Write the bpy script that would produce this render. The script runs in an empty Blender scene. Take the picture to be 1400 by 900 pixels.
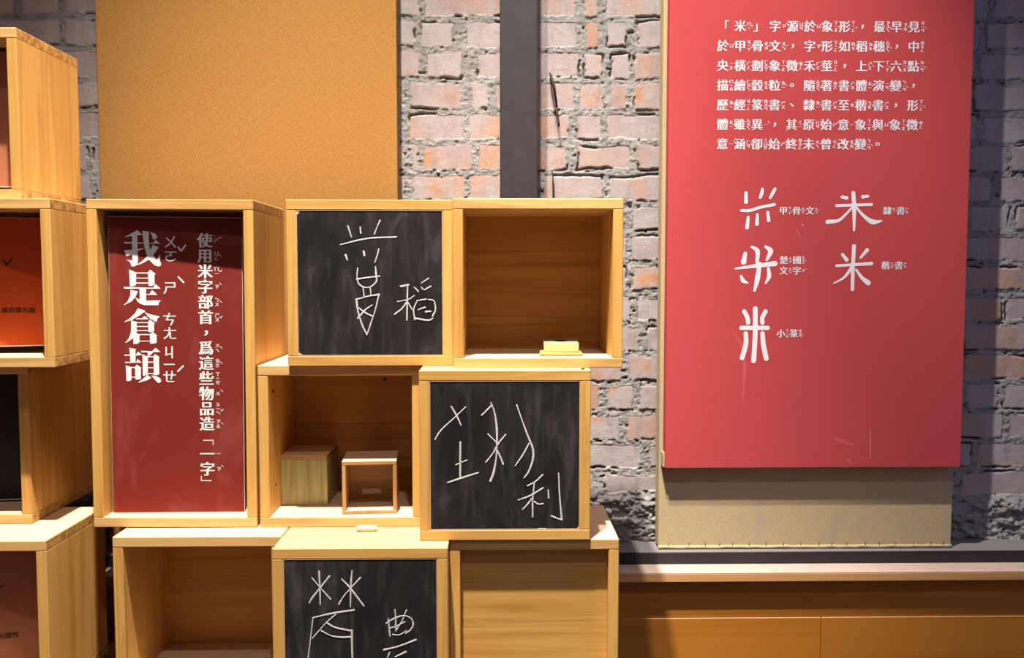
import bpy, bmesh, math, random
import numpy as np
from mathutils import Vector, Matrix

random.seed(7)
S = bpy.context.scene
C = S.collection
R = math.radians

# ---------------------------------------------------------------- camera, world, lamps, exposure
cam_d = bpy.data.cameras.new('camera')
cam_d.sensor_width = 36.0
cam_d.lens = 36.0 * 1200 / 1400
cam_d.clip_start = 0.05
cam = bpy.data.objects.new('camera', cam_d)
C.objects.link(cam)
cam.location = (0, 0, 1.45)
cam.rotation_euler = (R(90 - 3.4336), 0, R(-0.9531))
S.camera = cam

S.view_settings.view_transform = 'Standard'
S.view_settings.look = 'None'
S.view_settings.gamma = 1.0
S.view_settings.use_curve_mapping = False
S.view_settings.exposure = 0.0

world = bpy.data.worlds.new('gallery_ambient')
S.world = world
world.use_nodes = True
wb = world.node_tree.nodes['Background']
wb.inputs[0].default_value = (0.58, 0.54, 0.86, 1)
wb.inputs[1].default_value = 0.085

def spot(name, loc, target, power, color, angle, blend, size):
    d = bpy.data.lights.new(name, 'SPOT')
    d.energy = power
    d.color = color
    d.spot_size = R(angle)
    d.spot_blend = blend
    d.shadow_soft_size = size
    o = bpy.data.objects.new(name, d)
    C.objects.link(o)
    o.location = loc
    o.rotation_euler = (Vector(target) - Vector(loc)).to_track_quat('-Z', 'Y').to_euler()
    return o

# two steep ceiling spots close to the wall (boxes, banner), a weak one further back, and the general gallery light
spot('track_spot', (-0.28, 0.65, 4.40), (-0.34, 1.55, 1.00), 1680, (1.0, 0.92, 0.82), 42, 1.0, 0.035)
spot('track_spot', (-0.02, 1.10, 3.50), (0.58, 1.90, 1.35), 410, (1.0, 0.93, 0.85), 47, 1.0, 0.024)
spot('track_spot', (0.30, -0.90, 4.70), (-0.20, 1.75, 0.9), 115, (1.0, 0.90, 0.78), 50, 1.0, 0.05)
ad = bpy.data.lights.new('gallery_light', 'AREA')
ad.energy = 2.4
ad.color = (1.0, 0.86, 0.72)
ad.shape = 'RECTANGLE'
ad.size = 2.4
ad.size_y = 1.2
ao = bpy.data.objects.new('gallery_light', ad)
C.objects.link(ao)
ao.location = (-0.9, -0.9, 2.9)
ao.rotation_euler = (Vector((-0.4, 1.6, 1.2)) - Vector(ao.location)).to_track_quat('-Z', 'Y').to_euler()

# added cool fill from the right, tinting the wall beside the banner
cd = bpy.data.lights.new('cool_fill_light', 'AREA')
cd.energy = 15
cd.color = (0.45, 0.47, 1.0)
cd.shape = 'RECTANGLE'
cd.size = 1.2
cd.size_y = 1.6
co_ = bpy.data.objects.new('cool_fill_light', cd)
C.objects.link(co_)
co_.location = (3.2, 0.7, 2.3)
co_.rotation_euler = (Vector((1.25, 2.0, 1.45)) - Vector(co_.location)).to_track_quat('-Z', 'Y').to_euler()

# ---------------------------------------------------------------- helpers
def link(o, parent=None):
    C.objects.link(o)
    if parent is not None:
        o.parent = parent
    return o

def obj(name, bm, mat, parent=None, loc=None, rot=None, smooth=False):
    me = bpy.data.meshes.new(name)
    bm.normal_update()
    bm.to_mesh(me)
    bm.free()
    for m in (mat if isinstance(mat, (list, tuple)) else [mat]):
        me.materials.append(m)
    if smooth:
        me.polygons.foreach_set('use_smooth', [True] * len(me.polygons))
    o = bpy.data.objects.new(name, me)
    link(o, parent)
    if loc is not None:
        o.location = loc
    if rot is not None:
        o.rotation_euler = rot
    return o

def tag(o, label=None, cat=None, group=None, kind=None):
    if label: o['label'] = label
    if cat: o['category'] = cat
    if group: o['group'] = group
    if kind: o['kind'] = kind
    return o

def thing(name, label, cat, loc, rot=(0, 0, 0), group=None):
    o = bpy.data.objects.new(name, None)
    o.empty_display_size = 0.05
    link(o)
    o.location = loc
    o.rotation_euler = rot
    return tag(o, label, cat, group)

def add_box(bm, x0, x1, y0, y1, z0, z1, bevel=0.0, seg=1, mi=0):
    g = bmesh.ops.create_cube(bm, size=1.0)
    for v in g['verts']:
        v.co.x = x0 + (v.co.x + 0.5) * (x1 - x0)
        v.co.y = y0 + (v.co.y + 0.5) * (y1 - y0)
        v.co.z = z0 + (v.co.z + 0.5) * (z1 - z0)
    fs = set()
    for v in g['verts']:
        fs.update(v.link_faces)
    for fc in fs:
        fc.material_index = mi
    if bevel > 0:
        es = set()
        for v in g['verts']:
            es.update(v.link_edges)
        bmesh.ops.bevel(bm, geom=list(es), offset=bevel, segments=seg, profile=0.5, affect='EDGES', clamp_overlap=True)

def bx(*a, **k):
    bm = bmesh.new()
    add_box(bm, *a, **k)
    return bm

def smooth_path(pts, n):
    """Catmull-Rom resampling of 2-D or 3-D points."""
    p = [np.array(q, float) for q in pts]
    if len(p) == 2:
        return [p[0] + (p[1] - p[0]) * t for t in np.linspace(0, 1, max(3, n))]
    p = [2 * p[0] - p[1]] + p + [2 * p[-1] - p[-2]]
    out = []
    for i in range(1, len(p) - 2):
        for t in np.linspace(0, 1, n, endpoint=False):
            a, b, c, d = p[i - 1], p[i], p[i + 1], p[i + 2]
            out.append(0.5 * (2 * b + (c - a) * t + (2 * a - 5 * b + 4 * c - d) * t * t + (3 * b - a - 3 * c + d) * t ** 3))
    out.append(p[-2])
    return out

def add_stroke(bm, pts, widths, y, rise, n=6):
    """A raised brush or chalk mark on a plane facing -Y: pts are (x, z), round ends, cross-section a low dome."""
    path = smooth_path(pts, n)
    w = np.interp(np.linspace(0, 1, len(path)), np.linspace(0, 1, len(widths)), widths)
    # round ends
    t0 = path[0] - path[1]; t0 /= (np.linalg.norm(t0) + 1e-9)
    t1 = path[-1] - path[-2]; t1 /= (np.linalg.norm(t1) + 1e-9)
    P, W = [], []
    for k in (1.0, 0.8, 0.4):
        P.append(path[0] + t0 * w[0] * 0.5 * k); W.append(w[0] * math.sqrt(max(0.0, 1 - k * k)) + 1e-5)
    P += path; W += list(w)
    for k in (0.4, 0.8, 1.0):
        P.append(path[-1] + t1 * w[-1] * 0.5 * k); W.append(w[-1] * math.sqrt(max(0.0, 1 - k * k)) + 1e-5)
    rows = []
    for i, q in enumerate(P):
        a = P[max(0, i - 1)]; b = P[min(len(P) - 1, i + 1)]
        t = b - a; t = t / (np.linalg.norm(t) + 1e-9)
        nx, nz = -t[1], t[0]
        h = W[i] * 0.5
        row = []
        for s, r in ((-1, 0), (-0.6, 0.8), (0, 1), (0.6, 0.8), (1, 0)):
            row.append(bm.verts.new((q[0] + nx * h * s, y - rise * r, q[1] + nz * h * s)))
        rows.append(row)
    for a, b in zip(rows, rows[1:]):
        for j in range(4):
            bm.faces.new((a[j], a[j + 1], b[j + 1], b[j]))

def add_tube(bm, pts, radii, sides=10, caps=True):
    pts = [Vector(p) for p in pts]
    if not isinstance(radii, (list, tuple)):
        radii = [radii] * len(pts)
    rings = []
    up = Vector((0.13, 0.31, 0.94))
    for i, p in enumerate(pts):
        t = (pts[min(len(pts) - 1, i + 1)] - pts[max(0, i - 1)]).normalized()
        a = t.cross(up).normalized()
        b = t.cross(a).normalized()
        rings.append([bm.verts.new(p + (a * math.cos(2 * math.pi * k / sides) + b * math.sin(2 * math.pi * k / sides)) * radii[i]) for k in range(sides)])
    for r0, r1 in zip(rings, rings[1:]):
        for k in range(sides):
            bm.faces.new((r0[k], r0[(k + 1) % sides], r1[(k + 1) % sides], r1[k]))
    if caps:
        bm.faces.new(rings[0][::-1])
        bm.faces.new(rings[-1])

# ---------------------------------------------------------------- lettering: glyph outlines of the built-in font
_glyphs = {}
def glyph(ch):
    if ch not in _glyphs:
        cu = bpy.data.curves.new('glyph', 'FONT')
        cu.body = ch
        cu.resolution_u = 3
        o = bpy.data.objects.new('glyph', cu)
        C.objects.link(o)
        bpy.context.view_layer.update()
        me = o.to_mesh()
        vs = [(v.co.x, v.co.y) for v in me.vertices]
        fs = [tuple(p.vertices) for p in me.polygons]
        o.to_mesh_clear()
        bpy.data.objects.remove(o)
        bpy.data.curves.remove(cu)
        _glyphs[ch] = (vs, fs)
    return _glyphs[ch]

class Print:
    """Printed characters gathered into one flat mesh on the plane y (facing -Y)."""
    def __init__(self):
        self.v, self.f = [], []
    def put(self, ch, cx, cz, em, y, bold=0.0, sx=1.0, rot=0.0, vbold=0.0):
        vs, fs = glyph(ch)
        if not vs:
            return
        steps = [(0.0, 0.0)]
        if bold > 0:
            steps = [(-bold, 0.0), (0.0, 0.0), (bold, 0.0), (-bold / 2, 0.0), (bold / 2, 0.0)]
        if vbold > 0:
            steps = steps + [(0.0, vbold), (0.0, -vbold), (bold, vbold), (-bold, -vbold)]
        ca, sa = math.cos(rot), math.sin(rot)
        for i, (dx, dz) in enumerate(steps):
            base = len(self.v)
            for a, b in vs:
                x = ((a - 0.5) * sx + dx) * em
                z = (b - 0.38 + dz) * em
                self.v.append((cx + ca * x - sa * z, y - 0.000015 * i, cz + sa * x + ca * z))
            for q in fs:
                self.f.append(tuple(k + base for k in q))
    def zhuyin(self, syl, cx, cz, em, y, bold=0.02):
        """Phonetic symbols stacked beside a character, the tone mark at their upper right."""
        tone = syl[-1] if syl[-1] in 'ˊˇˋ˙' else ''
        body = syl[:-1] if tone else syl
        n = len(body)
        pitch = em * (1.0 if n < 3 else 0.88)
        for k, ch in enumerate(body):
            self.put(ch, cx, cz + ((n - 1) / 2 - k) * pitch, em, y, bold)
        if tone and tone != '˙':
            tz = cz - (n - 1) / 2 * pitch + em * 0.55
            ex = cx + em * 0.78
            d = {'ˊ': ((-.22, -.2), (.22, .25)), 'ˋ': ((-.22, .25), (.2, -.2)), 'ˇ': ((-.28, .14), (-.04, -.2), (.3, .26))}[tone]
            self.line([(ex + a * em, tz + b * em) for a, b in d], em * 0.11, y)
        elif tone:
            self.line([(cx - em * .05, cz + em * (n * .5 + .2)), (cx + em * .05, cz + em * (n * .5 + .15))], em * 0.13, y)
    def poly(self, pts, y):
        b = len(self.v)
        self.v += [(x, y, z) for x, z in pts]
        self.f.append(tuple(range(b, b + len(pts))))
    def line(self, pts, w, y):
        for (x0, z0), (x1, z1) in zip(pts, pts[1:]):
            L = math.hypot(x1 - x0, z1 - z0) + 1e-9
            nx, nz = -(z1 - z0) / L * w / 2, (x1 - x0) / L * w / 2
            b = len(self.v)
            self.v += [(x0 + nx, y, z0 + nz), (x0 - nx, y, z0 - nz), (x1 - nx, y, z1 - nz), (x1 + nx, y, z1 + nz)]
            self.f.append((b, b + 1, b + 2, b + 3))
    def build(self, name, mat, parent):
        me = bpy.data.meshes.new(name)
        me.from_pydata(self.v, [], self.f)
        me.materials.append(mat)
        o = bpy.data.objects.new(name, me)
        return link(o, parent)

# ---------------------------------------------------------------- materials
class N:
    def __init__(self, name):
        self.m = bpy.data.materials.new(name)
        self.m.use_nodes = True
        self.t = self.m.node_tree
        self.b = self.t.nodes['Principled BSDF']
    def n(self, typ, **kw):
        nd = self.t.nodes.new('ShaderNode' + typ)
        for k, v in kw.items():
            if k.startswith('i_'):
                key = k[2:]
                nd.inputs[int(key) if key.isdigit() else key.replace('_', ' ')].default_value = v
            else:
                setattr(nd, k, v)
        return nd
    def l(self, a, b):
        self.t.links.new(a, b)
    def ramp(self, fac, stops):
        r = self.n('ValToRGB')
        el = r.color_ramp.elements
        while len(el) < len(stops):
            el.new(0.5)
        for e, (p, c) in zip(el, stops):
            e.position = p
            e.color = (*c, 1) if len(c) == 3 else c
        self.l(fac, r.inputs[0])
        return r.outputs[0]
    def mix(self, fac, a, b, mode='MIX'):
        m = self.n('Mix', data_type='RGBA', blend_type=mode)
        for s, v in ((m.inputs[0], fac), (m.inputs[6], a), (m.inputs[7], b)):
            if isinstance(v, (int, float)):
                s.default_value = v
            elif isinstance(v, tuple):
                s.default_value = (*v, 1) if len(v) == 3 else v
            else:
                self.l(v, s)
        return m.outputs[2]
    def coords(self, scale, jitter=True, rot=(0, 0, 0)):
        tc = self.n('TexCoord')
        out = tc.outputs['Object']
        if jitter:
            oi = self.n('ObjectInfo')
            ml = self.n('Math', operation='MULTIPLY', i_1=37.0)
            self.l(oi.outputs['Random'], ml.inputs[0])
            va = self.n('VectorMath', operation='ADD')
            self.l(out, va.inputs[0])
            self.l(ml.outputs[0], va.inputs[1])
            out = va.outputs[0]
        mp = self.n('Mapping')
        mp.inputs['Scale'].default_value = scale
        mp.inputs['Rotation'].default_value = rot
        self.l(out, mp.inputs['Vector'])
        return mp.outputs[0]
    def noise(self, vec, scale, detail=3.0, rough=0.5, dist=0.0):
        nz = self.n('TexNoise')
        nz.inputs['Scale'].default_value = scale
        nz.inputs['Detail'].default_value = detail
        nz.inputs['Roughness'].default_value = rough
        nz.inputs['Distortion'].default_value = dist
        self.l(vec, nz.inputs['Vector'])
        return nz.outputs['Fac']
    def bump(self, h, strength, dist):
        bp = self.n('Bump')
        bp.inputs['Strength'].default_value = strength
        bp.inputs['Distance'].default_value = dist
        self.l(h, bp.inputs['Height'])
        self.l(bp.outputs[0], self.b.inputs['Normal'])
    def done(self, color=None, rough=0.6, spec=0.3):
        if color is not None:
            if isinstance(color, tuple):
                self.b.inputs['Base Color'].default_value = (*color, 1)
            else:
                self.l(color, self.b.inputs['Base Color'])
        self.b.inputs['Roughness'].default_value = rough
        self.b.inputs['Specular IOR Level'].default_value = spec
        return self.m

def wood(name, axis, light, mid, dark, rough=0.5, ring=16.0, fine=0.35, spec=0.3, lit_top=0.55):
    """Pine with the grain running along one axis of the board."""
    w = N(name)
    sc = [1.0, 1.0, 1.0]; sc[axis] = 0.045
    v = w.coords(tuple(sc))
    g = w.noise(v, ring, 2.0, 0.45, 0.3)
    # growth rings: repeated bands of the slow noise
    ml = w.n('Math', operation='MULTIPLY', i_1=9.0); w.l(g, ml.inputs[0])
    fr = w.n('Math', operation='PINGPONG', i_1=1.0); w.l(ml.outputs[0], fr.inputs[0])
    base = w.ramp(g, [(0.30, mid), (0.50, light), (0.72, mid)])
    rings = w.ramp(fr.outputs[0], [(0.0, (1, 1, 1)), (0.66, (0.94, 0.94, 0.94)), (0.92, (0.5, 0.5, 0.5)), (1.0, (0.9, 0.9, 0.9))])
    inv = w.n('Invert'); w.l(rings, inv.inputs['Color'])
    col = w.mix(inv.outputs[0], base, dark)
    sc2 = [1.0, 1.0, 1.0]; sc2[axis] = 0.03
    v2 = w.coords(tuple(sc2))
    f = w.noise(v2, 260.0, 2.0, 0.6)
    fib = w.ramp(f, [(0.35, (0, 0, 0)), (0.72, (fine, fine, fine))])
    col = w.mix(fib, col, dark)
    # the sawn ends of a board show darker, streaky end grain
    tn = w.n('TexCoord')
    sx = w.n('SeparateXYZ'); w.l(tn.outputs['Normal'], sx.inputs[0])
    ab = w.n('Math', operation='ABSOLUTE'); w.l(sx.outputs[axis], ab.inputs[0])
    gt = w.n('Math', operation='GREATER_THAN', i_1=0.8); w.l(ab.outputs[0], gt.inputs[0])
    ring2 = w.noise(w.coords((1.0, 1.0, 1.0)), 70.0, 2.0, 0.5, 1.0)
    endc = w.ramp(ring2, [(0.38, tuple(q * 0.85 for q in dark)), (0.62, mid)])
    col = w.mix(gt.outputs[0], col, endc)
    # upward faces painted paler, imitating strong light from above
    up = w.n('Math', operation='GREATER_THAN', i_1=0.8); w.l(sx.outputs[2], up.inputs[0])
    dm = w.n('Math', operation='MULTIPLY', i_1=lit_top); w.l(up.outputs[0], dm.inputs[0])
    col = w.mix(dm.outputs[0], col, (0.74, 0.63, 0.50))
    w.bump(f, 0.12, 0.0006)
    return w.done(col, rough, spec)

PL, PM, PD = (0.72, 0.445, 0.170), (0.63, 0.36, 0.115), (0.43, 0.20, 0.05)
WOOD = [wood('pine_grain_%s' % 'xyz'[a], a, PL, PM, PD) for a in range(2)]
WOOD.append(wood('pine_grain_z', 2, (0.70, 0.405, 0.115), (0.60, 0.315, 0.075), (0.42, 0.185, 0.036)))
# the frames of the chalkboard boxes are a yellower, more handled pine
YL, YM, YD = (0.70, 0.41, 0.12), (0.60, 0.32, 0.08), (0.42, 0.19, 0.034)
YWOOD = [wood('yellow_pine_grain_%s' % 'xyz'[a], a, YL, YM, YD, lit_top=0.3) for a in range(3)]
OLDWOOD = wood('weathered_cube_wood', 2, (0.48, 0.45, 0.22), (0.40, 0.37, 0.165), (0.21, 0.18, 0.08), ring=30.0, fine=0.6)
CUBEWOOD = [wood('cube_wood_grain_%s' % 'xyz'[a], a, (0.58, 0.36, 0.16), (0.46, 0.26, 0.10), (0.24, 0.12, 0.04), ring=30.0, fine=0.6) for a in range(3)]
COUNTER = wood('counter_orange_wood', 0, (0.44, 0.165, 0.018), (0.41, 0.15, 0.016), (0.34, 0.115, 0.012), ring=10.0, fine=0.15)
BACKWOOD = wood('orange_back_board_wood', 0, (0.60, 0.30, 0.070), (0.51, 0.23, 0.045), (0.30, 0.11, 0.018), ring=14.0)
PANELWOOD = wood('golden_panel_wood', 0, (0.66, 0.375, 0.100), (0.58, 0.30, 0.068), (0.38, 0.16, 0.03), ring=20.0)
DARKWOOD = wood('dark_stained_platform_wood', 0, (0.10, 0.045, 0.018), (0.085, 0.036, 0.014), (0.05, 0.02, 0.008), lit_top=0.0)
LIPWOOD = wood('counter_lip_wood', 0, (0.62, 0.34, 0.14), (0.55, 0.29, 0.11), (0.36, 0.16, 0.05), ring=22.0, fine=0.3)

def chalkboard_mat():
    w = N('chalkboard_slate')
    v = w.coords((1, 1, 1))
    smear = w.noise(w.coords((2.2, 1, 0.8), rot=(0, R(-24), 0)), 9.0, 6.0, 0.62, 0.9)
    streak = w.noise(w.coords((1, 1, 0.12), rot=(0, R(12), 0)), 60.0, 4.0, 0.6)
    c = w.ramp(smear, [(0.36, (0.012, 0.010, 0.0105)), (0.56, (0.022, 0.0185, 0.019)), (0.75, (0.062, 0.054, 0.056))])
    s = w.ramp(streak, [(0.52, (0, 0, 0)), (0.8, (0.22, 0.22, 0.22))])
    c = w.mix(s, c, (0.16, 0.14, 0.145))
    w.bump(w.noise(v, 900.0, 2.0), 0.15, 0.0004)
    return w.done(c, 0.85, 0.12)
SLATE = chalkboard_mat()

def chalk_mat(name, lo, hi):
    w = N(name)
    g = w.noise(w.coords((1, 1, 1)), 700.0, 2.0, 0.7)
    return w.done(w.ramp(g, [(0.36, lo), (0.6, hi)]), 0.95, 0.05)
CHALK = chalk_mat('white_chalk_mark', (0.22, 0.21, 0.21), (0.78, 0.76, 0.74))
CHALKSTICK = chalk_mat('chalk_stick', (0.72, 0.58, 0.42), (0.85, 0.72, 0.55))

def cloth_mat(name, c0, c1, weave=900.0, amp=0.5, blot=0.0, blot_col=(0.5, 0.5, 0.5)):
    w = N(name)
    a = w.noise(w.coords((1, 1, 0.16), jitter=False), weave, 2.0, 0.6)
    b = w.noise(w.coords((0.16, 1, 1), jitter=False), weave, 2.0, 0.6)
    ad_ = w.n('Math', operation='ADD'); w.l(a, ad_.inputs[0]); w.l(b, ad_.inputs[1])
    hf = w.n('Math', operation='MULTIPLY', i_1=0.5); w.l(ad_.outputs[0], hf.inputs[0])
    c = w.ramp(hf.outputs[0], [(0.5 - 0.16 * amp * 2, c0), (0.5 + 0.16 * amp * 2, c1)])
    if blot > 0:
        big = w.noise(w.coords((1, 1, 0.35), jitter=False), 26.0, 3.0, 0.5)
        k = w.ramp(big, [(0.5, (0, 0, 0)), (0.72, (blot, blot, blot))])
        c = w.mix(k, c, blot_col)
    w.bump(hf.outputs[0], 0.5, 0.0012)
    return w.done(c, 0.85, 0.15)
RED = cloth_mat('red_banner_cloth', (0.41, 0.046, 0.049), (0.54, 0.078, 0.080), 1400.0, 0.7)
LINEN = cloth_mat('natural_linen', (0.32, 0.235, 0.12), (0.60, 0.48, 0.28), 1100.0, 0.6, 0.35, (0.30, 0.30, 0.30))
GOLD = cloth_mat('golden_canvas', (0.22, 0.100, 0.022), (0.42, 0.215, 0.062), 800.0, 0.55)

def panel_mat(name, c, smudge, sm):
    w = N(name)
    g = w.noise(w.coords((1.3, 1, 0.6), rot=(0, R(25), 0)), 11.0, 5.0, 0.6, 0.8)
    k = w.ramp(g, [(0.5, (0, 0, 0)), (0.78, (sm, sm, sm))])
    col = w.mix(k, c, smudge)
    w.bump(w.noise(w.coords((1, 1, 1)), 500.0, 2.0), 0.12, 0.0005)
    return w.done(col, 0.6, 0.2)
CARD_RED = panel_mat('maroon_print', (0.19, 0.020, 0.013), (0.31, 0.085, 0.068), 0.55)
CARD_ORANGE = panel_mat('orange_print', (0.66, 0.085, 0.012), (0.70, 0.13, 0.03), 0.4)
CARD_BROWN = panel_mat('brown_print', (0.42, 0.150, 0.075), (0.50, 0.22, 0.13), 0.5)
CARD_BLACK = panel_mat('black_print', (0.016, 0.012, 0.011), (0.03, 0.025, 0.02), 0.4)
WHITECORE = N('white_board_core').done((0.72, 0.66, 0.55), 0.7)

def plain(name, c, rough, spec=0.3, metal=0.0, var=0.0, scale=60.0):
    w = N(name)
    if var > 0:
        g = w.noise(w.coords((1, 1, 1)), scale, 4.0, 0.6)
        col = w.ramp(g, [(0.3, tuple(q * (1 - var) for q in c)), (0.7, tuple(min(1, q * (1 + var)) for q in c))])
    else:
        col = c
    w.b.inputs['Metallic'].default_value = metal
    return w.done(col, rough, spec)
INK_WHITE = plain('white_ink', (0.80, 0.77, 0.76), 0.7, 0.2, var=0.06, scale=400)
INK_BANNER = plain('pale_lilac_ink', (0.80, 0.75, 0.79), 0.7, 0.2)
INK_BLACK = plain('black_ink', (0.03, 0.014, 0.01), 0.7, 0.2)
def steel_mat():
    """Dark paint mixed to a paler grey on upward faces."""
    w = N('dark_painted_steel')
    g = w.noise(w.coords((1, 1, 1)), 24.0, 4.0, 0.6)
    c = w.ramp(g, [(0.3, (0.018, 0.0145, 0.0175)), (0.7, (0.029, 0.023, 0.026))])
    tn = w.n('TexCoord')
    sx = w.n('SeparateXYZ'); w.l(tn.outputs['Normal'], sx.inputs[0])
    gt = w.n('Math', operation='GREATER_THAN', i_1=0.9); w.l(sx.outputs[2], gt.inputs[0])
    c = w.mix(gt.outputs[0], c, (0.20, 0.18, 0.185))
    return w.done(c, 0.5, 0.35)
STEEL = steel_mat()
DARKHOLE = plain('dark_hole', (0.01, 0.008, 0.007), 0.9, 0.1)
ERASER = plain('yellow_varnished_eraser_wood', (0.66, 0.48, 0.20), 0.5, 0.3, var=0.08, scale=90)
ERASER_TOP = plain('grey_green_eraser_top', (0.28, 0.25, 0.15), 0.6, 0.3, var=0.15, scale=90)
FELT = plain('yellow_grey_felt', (0.36, 0.31, 0.10), 0.95, 0.1, var=0.35, scale=420)
PIN = plain('brass_pin', (0.45, 0.30, 0.12), 0.35, 0.5, 0.8)
WIRE = plain('dark_brown_wire', (0.020, 0.012, 0.009), 0.6)
THREAD = plain('dark_thread', (0.05, 0.032, 0.02), 0.8)
FLOOR = plain('grey_concrete', (0.22, 0.20, 0.185), 0.7, 0.3, var=0.15, scale=6)
SMEAR = plain('rubbed_red_cloth', (0.54, 0.095, 0.095), 0.85, 0.1, var=0.12, scale=300)
SCRAPE = plain('pale_scrape', (0.62, 0.28, 0.25), 0.8, 0.1)
LAMINATE = plain('pale_laminate', (0.50, 0.37, 0.31), 0.6, 0.3, var=0.08, scale=30)
CHIPWOOD = plain('bare_board_edge', (0.62, 0.42, 0.22), 0.8, 0.1, var=0.1, scale=200)

# hand-drawn lines, millimetres from the middle of each board's lower edge (x, z)
STROKES_RICE_PLANT = [[[-38.3,248.8],[-32.4,229.4]],[[-16.8,247.0],[-15.8,236.6]],[[18.6,258.9],[13.8,248.1],[8.3,234.5]],[[-52.0,215.8],[-4.4,226.6],[47.1,229.5]],[[-42.9,197.8],[-40.1,188.8]],[[-11.1,203.9],[-9.7,197.1]],[[16.0,208.6],[13.4,197.8],[8.5,184.1]],[[-21.8,174.4],[-23.1,158.1],[-19.6,145.5],[-8.8,140.0],[2.0,141.9],[11.1,150.9],[10.5,165.3],[9.6,176.9]],[[-23.9,154.5],[-5.1,157.4],[16.6,159.9]],[[-12.5,140.0],[-11.2,124.8]],[[0.2,140.0],[1.1,125.6]],[[-25.3,118.3],[-5.4,123.8],[15.2,127.4]],[[-24.6,118.3],[-21.9,96.6],[-14.9,73.0],[-6.8,55.9]],[[15.2,126.3],[8.8,100.2],[1.4,78.4],[-6.1,56.6]],[[-21.1,103.8],[-9.3,94.8],[3.3,88.6]],[[2.8,108.2],[-9.3,99.5],[-22.1,85.0]]]
STROKES_DAO = [[[54.4,141.8],[67.8,144.4]],[[48.0,114.7],[66.9,118.3],[78.5,125.5]],[[66.3,141.8],[64.8,82.0]],[[65.4,114.7],[55.9,102.0],[43.2,92.2]],[[66.9,112.9],[74.0,100.9]],[[91.7,148.0],[104.1,156.3]],[[78.6,140.0],[85.1,132.8]],[[90.9,140.0],[93.8,136.4]],[[107.6,141.8],[96.7,135.7]],[[83.9,117.2],[76.9,100.1],[79.0,82.7]],[[85.0,116.5],[99.5,119.0]],[[103.1,118.3],[113.2,115.7],[115.7,100.1],[110.9,89.2]],[[78.3,84.9],[102.9,81.2],[110.9,84.9]],[[84.9,100.1],[97.6,104.5]],[[98.6,96.5],[107.3,97.2]]]
STROKES_SOWING = [[[-92.0,232.8],[-83.7,218.2],[-75.5,200.7]],[[-67.4,232.0],[-85.6,214.6],[-109.2,192.7],[-120.1,176.3]],[[-76.7,171.4],[-77.2,111.9]],[[-84.1,132.1],[-65.2,140.2]],[[-98.7,100.9],[-73.3,109.3],[-46.0,118.0]],[[-39.6,218.1],[-22.9,234.5]],[[-24.0,239.2],[-17.8,221.7],[-14.2,196.1],[-13.9,170.5],[-15.0,144.8],[-19.4,119.0],[-24.9,103.6]],[[-29.5,185.2],[-18.6,174.1],[-14.2,169.7]],[[1.4,184.3],[-11.3,168.6],[-20.4,152.1],[-32.5,136.7]],[[-13.2,155.8],[-7.0,142.9],[-3.4,132.9]],[[20.2,235.5],[28.6,210.6],[39.5,181.3],[47.9,159.2],[47.9,140.9],[41.4,120.6],[33.0,108.9]],[[41.4,168.4],[30.5,148.3],[17.7,129.9]]]
STROKES_LI = [[[38.9,94.8],[52.4,102.2],[65.1,113.9]],[[23.2,70.1],[43.3,77.4],[65.9,91.0]],[[50.6,100.3],[48.0,70.8],[47.7,40.4]],[[46.2,72.6],[39.7,63.4],[30.9,53.8]],[[50.6,67.1],[57.9,62.6],[65.2,63.3]],[[74.7,87.3],[75.4,73.6]],[[92.5,116.8],[94.4,78.0],[98.2,35.3]],[[98.2,35.3],[90.9,37.2],[80.6,41.7]]]
STROKES_FIELD = [[[-69.2,255.6],[-68.3,227.0],[-68.0,198.9]],[[-81.3,244.7],[-67.9,228.0],[-50.6,207.9]],[[-51.8,247.3],[-67.9,227.0],[-80.7,210.9],[-86.1,201.8]],[[-13.8,256.8],[-16.2,231.0],[-17.3,194.7]],[[-31.3,242.2],[-17.3,226.7],[5.1,195.9]],[[0.1,244.4],[-16.3,226.6],[-29.1,211.6],[-36.2,199.4]],[[-80.6,176.1],[-46.3,183.7],[-11.4,188.8]],[[-80.6,176.1],[-84.4,144.9],[-89.5,107.0],[-93.1,79.8]],[[-42.1,181.5],[-59.2,166.4],[-81.7,140.6]],[[-57.1,166.8],[-42.4,158.7],[-17.1,153.1]],[[-66.7,153.5],[-51.0,145.1],[-34.1,142.0],[-15.1,142.7]],[[-15.4,154.2],[-15.2,129.2],[-15.0,107.5],[-14.7,79.2]]]
STROKES_NONG = [[[46.5,173.3],[48.8,144.0]],[[43.3,165.7],[57.1,174.3],[72.0,178.5],[84.6,174.1],[88.4,163.3],[84.5,154.6],[76.0,148.2]],[[57.7,189.0],[58.8,174.3],[58.7,157.0]],[[77.3,188.3],[69.8,169.9],[59.1,152.6]],[[48.5,157.0],[61.3,161.3],[74.0,167.7]],[[53.7,146.1],[65.4,145.6],[76.4,152.5]],[[38.7,119.7],[63.1,125.4],[92.9,136.7]],[[48.2,114.7],[43.8,102.7],[39.4,83.1]],[[75.8,116.0],[57.7,107.4]]]
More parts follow.
